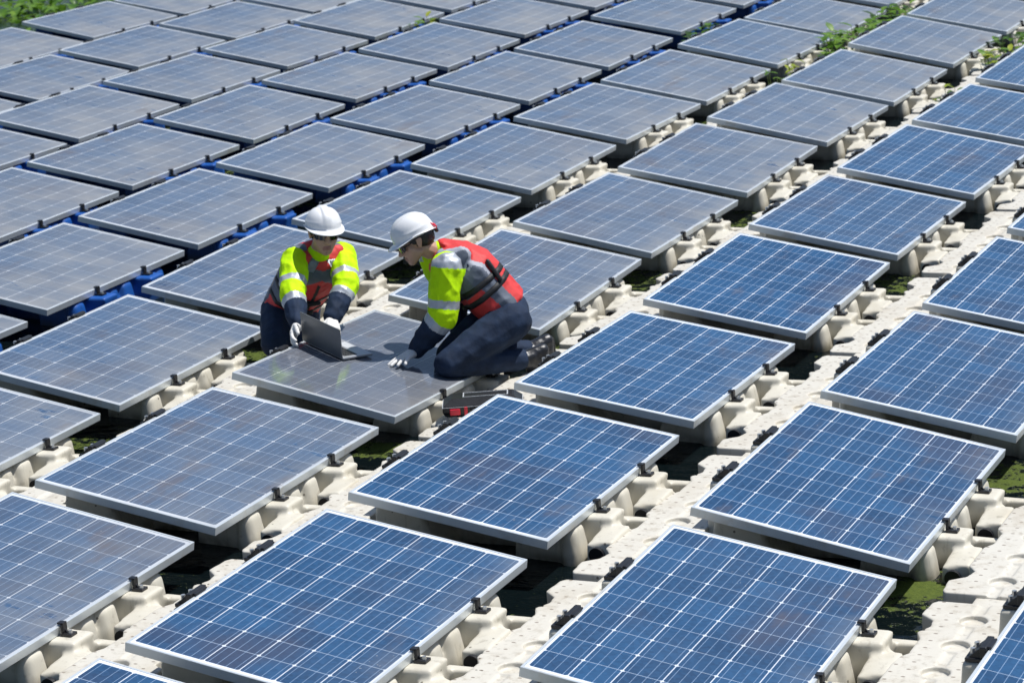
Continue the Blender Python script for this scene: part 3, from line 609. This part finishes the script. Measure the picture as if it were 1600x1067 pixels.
def build_worker(name_label, J, H, hands, vest_fn, seed, feet):
    t = empty('person', Matrix.Translation((J['pelvis'].x, J['pelvis'].y, 0.12)))
    tag(t, name_label, 'person', 'workers kneeling on the floats')
    T0 = Matrix.Translation(-t.matrix_world.translation)
    J = {k: T0 @ v for k, v in J.items()}; H = dict(H)
    pel, che, nek, hd = J['pelvis'], J['chest'], J['neck'], J['head']
    a = (nek - pel).normalized(); r = (J['shL'] - J['shR']); r = (r - a * r.dot(a)).normalized(); f = r.cross(a).normalized()
    ac = (nek - che).normalized(); rc = (r - ac * r.dot(ac)).normalized(); fc = rc.cross(ac).normalized()
    ap = (che - pel).normalized(); rp = J['hipL'] - J['hipR']; rp = (rp - ap * rp.dot(ap)).normalized(); rp = (rp + r).normalized(); fp = rp.cross(ap).normalized()
    FP, FC = (rp, fp, ap), (rc, fc, ac)
    waist = lerp(pel, che, .45); bow = (che - lerp(pel, nek, .55)); upper = lerp(che, nek, .62)
    def torso(bm, g, gd=0.0):
        hull(bm, (pel, ell(FP, .150 + g, .108 + g, .10)), (waist, ell(FP, .138 + g, .102 + g + gd, .08)))
        hull(bm, (waist, ell(FP, .138 + g, .102 + g + gd, .08)), (che, ell(FC, .158 + g, .112 + g + gd, .10)))
        hull(bm, (che, ell(FC, .158 + g, .112 + g + gd, .10)), (upper, ell(FC, .150 + g, .088 + g + gd * .5, .055)))
    hF, hU = H['fwd'].normalized(), H['up']; hU = (hU - hF * hU.dot(hF)).normalized(); hX = hF.cross(hU)
    HM = Matrix(((hX.x, hF.x, hU.x, hd.x), (hX.y, hF.y, hU.y, hd.y), (hX.z, hF.z, hU.z, hd.z), (0, 0, 0, 1)))
    def hp(x, y, z): return HM @ Vector((x, y, z))
    def he(rx, ry, rz): return (hX * rx, hF * ry, hU * rz)
    # -- body: one continuous skin, head to feet
    bm = bmesh.new(); torso(bm, -.012)
    for s in 'LR':
        hull(bm, (lerp(che, nek, .5), .08), (J['sh' + s], .052)); hull(bm, (J['sh' + s], .052), (J['el' + s], .040)); hull(bm, (J['el' + s], .040), (J['wr' + s], .027))
        hull(bm, (J['hip' + s], .085), (J['knee' + s], .058)); hull(bm, (J['knee' + s], .056), (J['an' + s], .038)); hull(bm, (J['an' + s], .036), (J['ball' + s], .03))
        hull(bm, (J['an' + s], .036), (J['heel' + s], .03))
        hand_parts(bm, J['wr' + s], *hands[s][:4], .85, *hands[s][5:])
    hull(bm, (upper, .07), (nek, .056)); hull(bm, (nek, .056), (hp(0, -.022, -.055), .053))
    hull(bm, (hp(0, -.012, .035), he(.076, .096, .092)), (hp(0, .045, .045), he(.058, .045, .06)))
    hull(bm, (hp(0, .058, .0), he(.056, .036, .055)), (hp(.040, .015, -.058), .024), (hp(-.040, .015, -.058), .024), (hp(0, .076, -.094), .0225), (hp(.048, .050, -.022), .024), (hp(-.048, .050, -.022), .024), (hp(.016, .074, -.092), .018), (hp(-.016, .074, -.092), .018))
    hull(bm, (hp(0, .092, .012), .010), (hp(0, .117, -.030), .0115)); hull(bm, (hp(0, .112, -.031), .010), (hp(.013, .100, -.036), .0085)); hull(bm, (hp(0, .112, -.031), .010), (hp(-.013, .100, -.036), .0085))
    hull(bm, (hp(.036, .086, .024), .010), (hp(0, .094, .022), .010)); hull(bm, (hp(-.036, .086, .024), .010), (hp(0, .094, .022), .010))
    hull(bm, (hp(0, .0975, -.060), .0085), (hp(.022, .088, -.063), .0055), (hp(-.022, .088, -.063), .0055)); hull(bm, (hp(0, .0955, -.072), .0085), (hp(.017, .088, -.070), .0055), (hp(-.017, .088, -.070), .0055))
    for s in (-1, 1): hull(bm, (hp(s * .079, -.012, .012), he(.010, .020, .020)), (hp(s * .075, -.004, -.022), he(.009, .012, .012)))
    def lipfn(c):
        q = HM.inverted() @ c
        return 1 if (abs(q.x) < .024 and q.y > .086 and -.079 < q.z < -.054) else 0
    body = skinobj('body', bm, .0058, 2, [M['skin'], M['lips']], t, lipfn)
    # eyes behind the glasses
    bm = bmesh.new()
    for s in (-1, 1): hull(bm, (hp(s * .031, .083, .002), .0115), (hp(s * .031, .083, .001), .0112))
    link_mesh('eyes', bm_mesh(bm, 'eyes'), M['glove'], t, True)
    # -- hair
    bm = bmesh.new()
    hull(bm, (hp(0, -.030, .035), he(.083, .088, .092)), (hp(0, -.045, -.015), he(.070, .062, .045)))
    for s in (-1, 1):
        hull(bm, (hp(s * .070, .030, .045), he(.012, .022, .022)), (hp(s * .074, .012, .012), he(.008, .014, .02)), (hp(s * .066, -.03, .04), .022))
        hull(bm, (hp(s * .064, .052, .052), .014), (hp(s * .072, .02, .045), .014))
    skinobj('hair', bm, .0055, 1, M['hair'], t, None, (.004, 60, seed))
    # -- helmet
    bm = bmesh.new(); NP, NT_ = 72, 26; grid = []
    for i in range(NP):
        ph = 2 * math.pi * i / NP; row = []; cx, cy = math.sin(ph), math.cos(ph)
        front = max(0.0, cy); back = max(0.0, -cy)
        for k in range(NT_):
            u = k / (NT_ - 1)
            if u < .16:                                         # brim
                w_ = u / .16
                brim = (.040 * front ** 1.6 + .008 + .004 * back ** 2) * (1 - w_)
                rx, ry = .103 + brim, .123 + brim
                z = .040 - (.012 * front ** 1.6 + .004) * (1 - w_) + .010 * abs(cx) ** 2 * (1 - front) * (1 - w_)
                z -= .020 * back ** 1.5
            else:
                w_ = (u - .16) / .84; th = w_ * math.pi / 2
                c_ = math.cos(th) ** .82
                rx, ry = .103 * c_, .123 * c_
                z = .040 - .020 * back ** 1.5 * (1 - w_) ** 2 + .112 * math.sin(th) ** .93
                z += .006 * math.exp(-((w_ - .10) / .05) ** 2)
            x, y = rx * cx, ry * cy - .006
            if u >= .16:
                rid = 1 / (1 + math.exp((abs(x) - .024) / .0022)) * min(1, w_ * 3)
                gro = math.exp(-((abs(x) - .031) / .0045) ** 2) * min(1, max(0, (w_ - .2) * 4))
                z += .0065 * rid - .004 * gro
                if w_ < .5: y += .003 * rid * (1 if cy > 0 else -1)
                side_ = math.exp(-((w_ - .16 - .10 * (1 - abs(cx))) / .035) ** 2) * abs(cx)
                x += .0045 * side_ * (1 if cx > 0 else -1)
            row.append(bm.verts.new(hp(x, y, z)))
        grid.append(row)
    for i in range(NP):
        for k in range(NT_ - 1):
            A, B, C_, D_ = grid[i][k], grid[(i + 1) % NP][k], grid[(i + 1) % NP][k + 1], grid[i][k + 1]
            bm.faces.new((A, B, C_, D_))
    bmesh.ops.remove_doubles(bm, verts=bm.verts, dist=.0004)
    bmesh.ops.recalc_face_normals(bm, faces=bm.faces)
    r_ = bmesh.ops.solidify(bm, geom=bm.faces[:], thickness=.0035)
    hm = link_mesh('helmet', bm_mesh(bm, 'helmet'), M['helmet'], t, True)
    bm = bmesh.new(); n = 48                                    # inner band and rear ratchet
    vv = []
    for i in range(n):
        ph = 2 * math.pi * i / n
        zc = .034 - .026 * max(0, -math.cos(ph)) ** 1.5
        vv.append([bm.verts.new(hp(rr * math.sin(ph), rr * 1.17 * math.cos(ph) - .006, zc + dz)) for rr, dz in ((.092, .022), (.092, -.010), (.088, -.010), (.088, .022))])
    for i in range(n):
        for k in range(4): bm.faces.new((vv[i][k], vv[(i + 1) % n][k], vv[(i + 1) % n][(k + 1) % 4], vv[i][(k + 1) % 4]))
    bmesh.ops.recalc_face_normals(bm, faces=bm.faces)
    hull(bm, (hp(0, -.125, .012), he(.030, .012, .018)), (hp(0, -.128, -.006), he(.022, .012, .012)))
    link_mesh('headband', bm_mesh(bm, 'headband'), M['black'], hm)
    bm = bmesh.new()
    for s in (-1, 1):
        for (y0, z0, y1, z1) in ((-.128, .052, -.146, .020), (-.118, .044, -.138, .012)):
            hull(bm, (hp(s * .040, y0 + .012, z0), .005), (hp(s * .034, y1 + .010, z1), .005))
    link_mesh('rear_strap', bm_mesh(bm, 'rear_strap'), M['casered'], hm)
    # -- sunglasses: one wraparound strip with a nose notch, temples to the ears
    bm = bmesh.new(); n = 30; vv = []
    for i in range(n + 1):
        ph = R_(-72 + 144 * i / n); ax = abs(math.sin(ph))
        x, y = .076 * math.sin(ph) , .058 + .050 * math.cos(ph)
        top = .021 - .004 * ax; bot = -.019 + .006 * ax ** 3
        if abs(x) < .013: bot = .004 + (.010 if abs(x) < .007 else 0)
        if abs(x) > .066: bot = max(bot, -.010); top = .016
        vv.append([bm.verts.new(hp(x * m_, .058 + (y - .058) * m_, z)) for m_, z in ((1, top), (1, bot), (.95, bot), (.95, top))])
    for i in range(n):
        for k in range(4): bm.faces.new((vv[i][k], vv[i + 1][k], vv[i + 1][(k + 1) % 4], vv[i][(k + 1) % 4]))
    for e_ in (vv[0], vv[n]): bm.faces.new(e_)
    for s in (-1, 1): hull(bm, (hp(s * .072, .072, .012), .0035), (hp(s * .083, -.012, .016), .003))
    bmesh.ops.recalc_face_normals(bm, faces=bm.faces)
    link_mesh('sunglasses', bm_mesh(bm, 'sunglasses'), M['lens'], t)
    # -- jacket: torso, sleeves with silver bands and navy cuffs, yellow collar
    bm = bmesh.new(); torso(bm, .010)
    hull(bm, (upper, .080), (lerp(nek, hd, .10), .066)); hull(bm, (lerp(nek, hd, .05), .064), (lerp(nek, hd, .20) + hF * .006 - hU * .012, .061))
    for s in 'LR':
        sh, el, wr = J['sh' + s], J['el' + s], J['wr' + s]
        k = H.get('sleeve', 1.0)
        hull(bm, (lerp(che, nek, .55), .085), (sh, .070)); hull(bm, (sh, .080 * k), (lerp(sh, el, .5), .080 * k)); hull(bm, (lerp(sh, el, .5), .080 * k), (el, .073 * k))
        hull(bm, (el, .073 * k), (lerp(el, wr, .45), .066 * k)); hull(bm, (lerp(el, wr, .45), .066 * k), (lerp(el, wr, .93), .050))
    def jfn(c):
        best = None
        for s in 'LR':
            sh, el, wr = J['sh' + s], J['el' + s], J['wr' + s]
            for k, (p, q) in enumerate(((sh, el), (el, wr))):
                d = q - p; u = (c - p).dot(d) / d.length_squared; dist = (c - p - d * max(0, min(1, u))).length
                if best is None or dist < best[0]: best = (dist, k, u)
        dist, k, u = best
        if dist > .11: return 0 if (c - nek).length < .16 else 2
        if k == 0:
            if u < .0 and (c - nek).length > .17: return 1 if H.get('shoulder_tape') else 0
            return 1 if .66 < u < .83 else 0
        b0 = H.get('cuff', .06); return 0 if u < b0 else (1 if u < b0 + .18 else 2)
    skinobj('jacket', bm, .0065, 4, [M['yellow'], M['silver'], M['navy']], t, jfn, (.0095, 13, seed))
    # -- life vest: thick foam panels, colours by place
    bm = bmesh.new()
    vb, vt = lerp(pel, che, .12), upper
    hull(bm, (vb, ell(FP, .178, .148, .035)), (waist, ell(FP, .172, .150, .06)))
    hull(bm, (waist, ell(FP, .172, .150, .06)), (che, ell(FC, .180, .158, .06)))
    hull(bm, (che, ell(FC, .180, .158, .06)), (upper, ell(FC, .145, .138, .050)))
    hull(bm, (upper + rc * .085 + fc * .075, .060), (upper - rc * .085 + fc * .075, .060), (nek + rc * .085 + fc * .015, .045), (nek - rc * .085 + fc * .015, .045), (upper + fc * .09, .055), (lerp(upper, nek, .75) + fc * .075, .046))
    for s, sg in (('L', 1), ('R', -1)):
        hull(bm, (upper + rc * sg * .112 + fc * .05, .060), (upper + rc * sg * .114 - fc * .06, .058), (nek + rc * sg * .112 - ac * .005, .052))
    hull(bm, (nek - fc * .055 + ac * .015, ell(FC, .085, .030, .045)), (upper - fc * .085, ell(FC, .12, .045, .05)))
    LT = (nek - pel).length
    def vfn(c):
        q = c - pel; tt = q.dot(a) / LT; lat = q.dot(r); fr = (c - lerp(pel, nek, tt)).dot(f)
        return vest_fn(tt, lat, fr)
    ves = skinobj('life_vest', bm, .0075, 3, [M['red'], M['slate'], M['lslate'], M['web']], t, vfn, (.006, 13, seed + 5))
    # webbing belts laid round the vest
    bv = BVHTree.FromPolygons([v.co.copy() for v in ves.data.vertices], [tuple(p.vertices) for p in ves.data.polygons])
    for tt, slope in H['belts']:
        bm = bmesh.new(); n = 56; vv = []
        c0 = lerp(pel, nek, tt) if tt < .5 else lerp(waist, che, .6 + (tt - .5))
        for i in range(n):
            ph = 2 * math.pi * i / n; dr = r * math.cos(ph) + f * math.sin(ph); ring = []
            for w_ in (-.017, .017):
                o_ = c0 + a * (w_ + slope * math.sin(ph))
                hit = bv.ray_cast(o_ + dr * .5, -dr)
                p = hit[0] if hit[0] is not None else o_ + dr * .16
                ring += [p + dr * .0042, p - dr * .004]
            vv.append([bm.verts.new(ring[0]), bm.verts.new(ring[2]), bm.verts.new(ring[3]), bm.verts.new(ring[1])])
        for i in range(n):
            for k in range(4): bm.faces.new((vv[i][k], vv[(i + 1) % n][k], vv[(i + 1) % n][(k + 1) % 4], vv[i][(k + 1) % 4]))
        bmesh.ops.recalc_face_normals(bm, faces=bm.faces)
        # buckle at the front
        o_ = c0 + a * slope; hit = bv.ray_cast(o_ + f * .5, -f)
        if hit[0] is not None: hull(bm, (hit[0] + f * .010 + r * .03, .014), (hit[0] + f * .010 - r * .03, .014))
        link_mesh('belt', bm_mesh(bm, 'belt'), M['web'], ves, True)
    for kind, arg in H.get('extra', ()):
        bm = bmesh.new()
        if kind == 'buckle_bar':                                # long slide bar on the left flank joining both belts
            pts = []
            for tt, ph in arg:
                dr = r * math.cos(ph) + f * math.sin(ph); o_ = lerp(pel, nek, tt)
                hit = bv.ray_cast(o_ + dr * .5, -dr); pts.append((hit[0] if hit[0] is not None else o_ + dr * .16) + dr * .012)
            hull(bm, *[(p, .012) for p in pts]); link_mesh('slide_bar', bm_mesh(bm, 'slide_bar'), M['black'], ves, True)
        elif kind == 'patch':                                   # reflective patch
            (tt, ph, w_, h_, mt, nm) = arg
            dr = r * math.cos(ph) + f * math.sin(ph); o_ = lerp(pel, nek, tt); tn = a.cross(dr).normalized(); vv = []
            for i in range(5):
                for k in range(5):
                    q = o_ + tn * w_ * (i / 4 - .5) + a * h_ * (k / 4 - .5); hit = bv.ray_cast(q + dr * .5, -dr)
                    vv.append(bm.verts.new((hit[0] if hit[0] is not None else q + dr * .15) + dr * .0045))
            for i in range(4):
                for k in range(4): bm.faces.new((vv[i * 5 + k], vv[i * 5 + k + 1], vv[i * 5 + k + 6], vv[i * 5 + k + 5]))
            r2 = bmesh.ops.solidify(bm, geom=bm.faces[:], thickness=.004)
            bmesh.ops.recalc_face_normals(bm, faces=bm.faces)
            link_mesh(nm, bm_mesh(bm, nm), M[mt], ves, True)
        elif kind == 'cord':
            p0 = lerp(pel, nek, arg[0]) + f * arg[1] + r * arg[2]
            hull(bm, (p0, .004), (p0 + f * .03 + a * .03, .0035)); hull(bm, (p0 + f * .03 + a * .03, .0035), (p0 + f * .09 + a * .075, .003))
            link_mesh('cord', bm_mesh(bm, 'cord'), M['web'], ves, True)
    # -- trousers and boots
    bm = bmesh.new()
    hull(bm, (pel, ell(FP, .165, .125, .10)), (J['hipL'], .118), (J['hipR'], .118)); hull(bm, (pel, ell(FP, .160, .120, .10)), (lerp(pel, che, .30), ell(FP, .148, .115, .04)))
    for s in 'LR':
        hi, kn, an = J['hip' + s], J['knee' + s], J['an' + s]
        hull(bm, (hi, .120), (lerp(hi, kn, .5), .104)); hull(bm, (lerp(hi, kn, .5), .104), (kn, .084))
        hull(bm, (kn, .082), (lerp(kn, an, .35), .078)); hull(bm, (lerp(kn, an, .35), .078), (lerp(kn, an, .92), .060))
    skinobj('trousers', bm, .0075, 4, M['navy'], t, None, (.0075, 8, seed + 9))
    for s in 'LR':
        b_ = t
        bm = bmesh.new(); an, he_, ba = J['an' + s], J['heel' + s], J['ball' + s]; kn = J['knee' + s]
        toe = ba + feet[s]
        hull(bm, (lerp(kn, an, .80), .058), (an, .052)); hull(bm, (an, .052), (he_, .036), (lerp(an, ba, .6), .043)); hull(bm, (lerp(an, ba, .5), .046), (ba, .040)); hull(bm, (ba, .040), (toe, .030))
        hull(bm, (he_, .036), (ba, .040))
        bo = skinobj('boot', bm, .0065, 2, M['boot'], t, None, (.003, 22, seed + 3))
        bm = bmesh.new(); dn = ((he_ - an) + (ba - an)).normalized(); up_ = (ba - he_).normalized(); nn_ = (dn - up_ * dn.dot(up_)).normalized()
        hull(bm, (he_ + nn_ * .030, .014), (lerp(he_, ba, .5) + nn_ * .030 , .020), (ba + nn_ * .034, .018)); hull(bm, (ba + nn_ * .034, .018), (toe + nn_ * .022, .015))
        skinobj('sole', bm, .0065, 1, M['sole'], bo)
        # gloves
        bm = bmesh.new(); hand_parts(bm, J['wr' + s], *hands[s][:4], 1.12, *hands[s][5:])
        w_ = J['wr' + s]; d_ = (w_ - J['el' + s]).normalized()
        hull(bm, (w_ - d_ * .035, .037), (w_ + d_ * .012, .031))
        skinobj('glove', bm, .0038, 1, [M['glove'], M['gcuff']], t, lambda c, w_=w_, d_=d_: 1 if (c - w_).dot(d_) < -.030 else 0)
    return t

def VV(**k): return {n: Vector(v) for n, v in k.items()}
RIGHT = Vector((0.9123, 0.4099, 0)); AWAY = Vector((-0.4271, 0.9042, 0)); UP = Vector((0, 0, 1))
J1 = VV(kneeR=(-1.988,4.813,0.235), kneeL=(-1.888,4.961,0.215), hipR=(-2.130,5.142,0.340), hipL=(-2.068,5.278,0.330), pelvis=(-2.103,5.211,0.355), chest=(-1.859,5.062,0.606),
 neck=(-1.732,4.955,0.742), head=(-1.652,4.897,0.885), shR=(-1.836,4.861,0.725), shL=(-1.655,5.100,0.705), elR=(-1.750,4.652,0.588), elL=(-1.540,4.908,0.576),
 wrR=(-1.625,4.462,0.455), wrL=(-1.535,4.690,0.432), anR=(-2.190,5.189,0.20), anL=(-2.107,5.329,0.19), ballR=(-2.262,5.284,0.155), ballL=(-2.177,5.425,0.15), heelR=(-2.250,5.280,0.25), heelL=(-2.165,5.421,0.245))
def vest1(t, lat, fr):                # lat + towards his left, fr + to the front
    if fr < -.02: return 1 if abs(lat) > .07 else 0
    if abs(lat) > .135 and t < .80: return 1 if t > .30 else 0
    if t > 1.0: return 0
    if abs(lat) < .010 and t < .8: return 3
    if t < .90 - abs(lat) * 1.6: return 0
    if t < .34 and abs(lat) > .10: return 1
    return 1
H1 = dict(fwd=-AWAY * .90 + RIGHT * .28 - UP * .06, up=UP * .95 + RIGHT * .10, belts=((.30, .012), (.50, .008)), shoulder_tape=False, cuff=.22,
          extra=(('patch', (1.02, R_(130), .050, .055, 'silver', 'reflective_patch')), ('patch', (1.02, R_(52), .045, .050, 'silver', 'reflective_patch'))))
hx = (V((-1.276, 4.315, 0.310)) - V((-1.593, 4.449, 0.369))).normalized(); hy = V((.06, .19, -.02)).normalized()
hands1 = dict(R=((hx * .25 - hy * .75 - UP * .55), (hx * .8 - UP * .35), (UP * .6 + hx * .5 - hy * .4), (.45, .5, .55, .6), ),
              L=((-hy * .55 + hx * .72 - UP * .34), (-UP * .9 - hy * .3), (-hx - hy * .6), (.28, .30, .34, .40)))
hands1 = {k: (v[0], v[1], v[2], v[3]) for k, v in hands1.items()}
build_worker('person in white helmet and dark sunglasses kneeling behind the open laptop, facing the camera', J1, H1, hands1, vest1, 3.1,
             dict(R=V((.05, -.04, -.02)), L=V((.05, -.04, -.02))))

J2 = VV(kneeL=(-0.732,4.525,0.252), kneeR=(-0.813,4.730,0.245), hipL=(-0.474,4.820,0.424), hipR=(-0.602,5.020,0.457), pelvis=(-0.535,4.923,0.447), chest=(-0.704,4.852,0.681),
 neck=(-0.847,4.775,0.805), head=(-0.952,4.684,0.904), shL=(-0.761,4.657,0.765), shR=(-0.965,4.914,0.765), elL=(-0.784,4.603,0.498), anL=(-0.418,4.865,0.195), anR=(-0.465,5.060,0.195),
 heelL=(-0.345,4.932,0.235), heelR=(-0.400,5.123,0.238), ballL=(-0.355,4.937,0.152), ballR=(-0.407,5.130,0.152), elR=(-0.890,4.941,0.498), wrR=(-0.821,4.865,0.333), wrL=(-0.969,4.600,0.290))
def vest2(t, lat, fr):
    if fr < -.03:                     # back
        if abs(lat) < .142: return 0
        if abs(lat) < .160 and t > .5: return 2
        return 1
    if t > .90: return 2 if abs(lat) > .09 else 0
    if t < .47 and fr > .0: return 0 if t > .12 else 1
    if fr > .10 and t < .62: return 0
    return 1
H2 = dict(fwd=-RIGHT * .93 - AWAY * .16 - UP * .42, up=UP * .93 - RIGHT * .30, belts=((.36, .02), (.55, .03)), shoulder_tape=True, sleeve=1.12,
          extra=(('buckle_bar', ((.36, R_(-38)), (.55, R_(-44)), (.60, R_(-46)))), ('cord', (.62, .14, .08))))
hands2 = dict(L=(Vector((-.061, -.231, -.024)), Vector((.12, 0, -1)), -RIGHT * .2 + AWAY * .95, (.16, .12, .14, .20), 1.12, .3, 1.16, .20),
              R=(-RIGHT * .7 - UP * .7, Vector((0, 0, -1)), -AWAY, (.3, .3, .3, .35)))
build_worker('person in white helmet kneeling in profile with one gloved hand flat on the panel', J2, H2, hands2, vest2, 7.7,
             dict(L=V((-.055, -.045, -.012)), R=V((-.055, -.045, -.012))))

# ---------------------------------------------------------------- water plants
def leaf_bm(bm, base, d, up, ln, wd, bend):
    d = d.normalized(); s = d.cross(up).normalized(); u = s.cross(d)
    n = 5; rows_ = []
    for i in range(n + 1):
        q = i / n; w_ = wd * math.sin(math.pi * min(1, q * .9 + .08)) ** .8
        c = base + d * ln * q + u * (-bend * q * q * ln)
        rows_.append([bm.verts.new(c - s * w_ + u * w_ * .25), bm.verts.new(c), bm.verts.new(c + s * w_ + u * w_ * .25)])
    for i in range(n):
        for k in (0, 1): bm.faces.new((rows_[i][k], rows_[i][k + 1], rows_[i + 1][k + 1], rows_[i + 1][k]))
def water_plant(loc, rad, h, n, mats, label, seed, ln=.12, group='water plants growing between the floats', stretch=(1, 1)):
    rn = random.Random(seed); t = empty('water_plant', Matrix.Translation(loc)); tag(t, label, 'plant', group)
    bl = [bmesh.new() for _ in mats]; bs = bmesh.new()
    for i in range(n):
        an, rr = rn.uniform(0, 6.283), rad * math.sqrt(rn.random())
        root = Vector((rr * math.cos(an) * stretch[0], rr * math.sin(an) * stretch[1], -.02))
        lean = Vector((math.cos(an), math.sin(an), 0)) * rn.uniform(.05, .5)
        tip = root + Vector((0, 0, h * rn.uniform(.35, 1.0))) + lean * h * .6
        hull_pts(bs, [root + Vector((.004, 0, 0)), root + Vector((-.003, .003, 0)), root + Vector((-.003, -.003, 0)), tip + Vector((.002, 0, 0)), tip + Vector((-.002, .002, 0)), tip + Vector((-.002, -.002, 0))])
        b = bl[rn.randrange(len(bl))]
        az = rn.uniform(0, 6.283)
        leaf_bm(b, tip, Vector((math.cos(az), math.sin(az), rn.uniform(-.1, .9))), Vector((0, 0, 1)), ln * rn.uniform(.6, 1.25), ln * rn.uniform(.22, .36), rn.uniform(.1, .5))
    for b, m_ in zip(bl, mats): link_mesh('leaves', bm_mesh(b, 'leaves'), M[m_], t, True)
    link_mesh('stems', bm_mesh(bs, 'stems'), M['stem'], t)
    return t
for k, (loc, rad, h, n, mats, lab, ln, stc) in enumerate((((-3.72, 16.86, 0.0), 0.22, 0.26, 70, ('leafd','leaf'), 'dark leafy plant growing between far panels near the top centre', 0.11, (0.8, 2.6)),
    ((-2.00, 16.20, 0.0), 0.2, 0.32, 120, ('leaf','leaf3'), 'largest bright green plant filling the gap between two far panels at top right', 0.12, (1.0, 3.4)),
    ((-2.00, 17.49, 0.0), 0.2, 0.32, 100, ('leaf','leaf3','leafd'), 'green plant just behind the large one, at the very top right', 0.12, (1.0, 3.4)),
    ((-2.00, 14.61, 0.0), 0.08, 0.32, 18, ('leaf2',), 'small yellow-green sprout beside a far clamp block', 0.08, (1, 1)),
    ((-0.33, 13.47, 0.0), 0.07, 0.26, 12, ('leaf2','leaf'), 'tiny yellow sprout on the walkway at the far right', 0.07, (1, 1)),
    ((-0.33, 15.29, 0.0), 0.16, 0.24, 50, ('leaf2','leaf3'), 'yellow-green plant on the far walkway at the right edge', 0.11, (1, 1.8)),
    ((-0.33, 15.92, 0.0), 0.16, 0.32, 40, ('leaf','leafd'), 'green plant at the top right corner beside the last panel', 0.11, (1, 1)),
    ((-7.20, 17.52, 0.0), 0.16, 0.32, 30, ('leaf3','leaf2'), 'small bright plant at the top edge left of centre', 0.1, (1, 1.5)),
    ((-2.00, 13.92, 0.0), 0.12, 0.32, 16, ('leafd','leaf'), 'low dark sprig in the shade under a far panel corner', 0.07, (1, 1)),
    ((-14.30, 20.13, 0.0), 0.4, 0.12, 40, ('leaf','leaf3'), 'broad leafed water plant at the far left corner of the pond', 0.22, (1, 1)))):
    water_plant(loc, rad, h, n, mats, lab, 20 + k, ln, stretch=stc)
# floating weed beyond the far left corner of the array
bm = bmesh.new(); bm2 = bmesh.new(); rn = random.Random(77)
for i in range(7500):
    x, y = rn.uniform(-24, -12.6), rn.uniform(13, 34)
    if x > -12.9 + 0 and y < 17.5: continue
    if noise.noise(Vector((x * .7, y * .45, 3))) < -.12: continue
    az = rn.uniform(0, 6.283); h = rn.uniform(.0, .28)
    leaf_bm(bm if rn.random() < .6 else bm2, Vector((x, y, h)), Vector((math.cos(az), math.sin(az), rn.uniform(0, 1.2))), Vector((0, 0, 1)), rn.uniform(.10, .26), rn.uniform(.03, .07), .3)
w1 = link_mesh('weed_mat', bm_mesh(bm, 'weed_mat'), M['leaf'], None, True); tag(w1, 'dark green floating weed on the water beyond the far left corner', 'water weed', kind='stuff')
w2 = link_mesh('bright_weed_mat', bm_mesh(bm2, 'bright_weed_mat'), M['leaf3'], None, True); tag(w2, 'brighter green leaves scattered through the far water weed', 'water weed', kind='stuff')
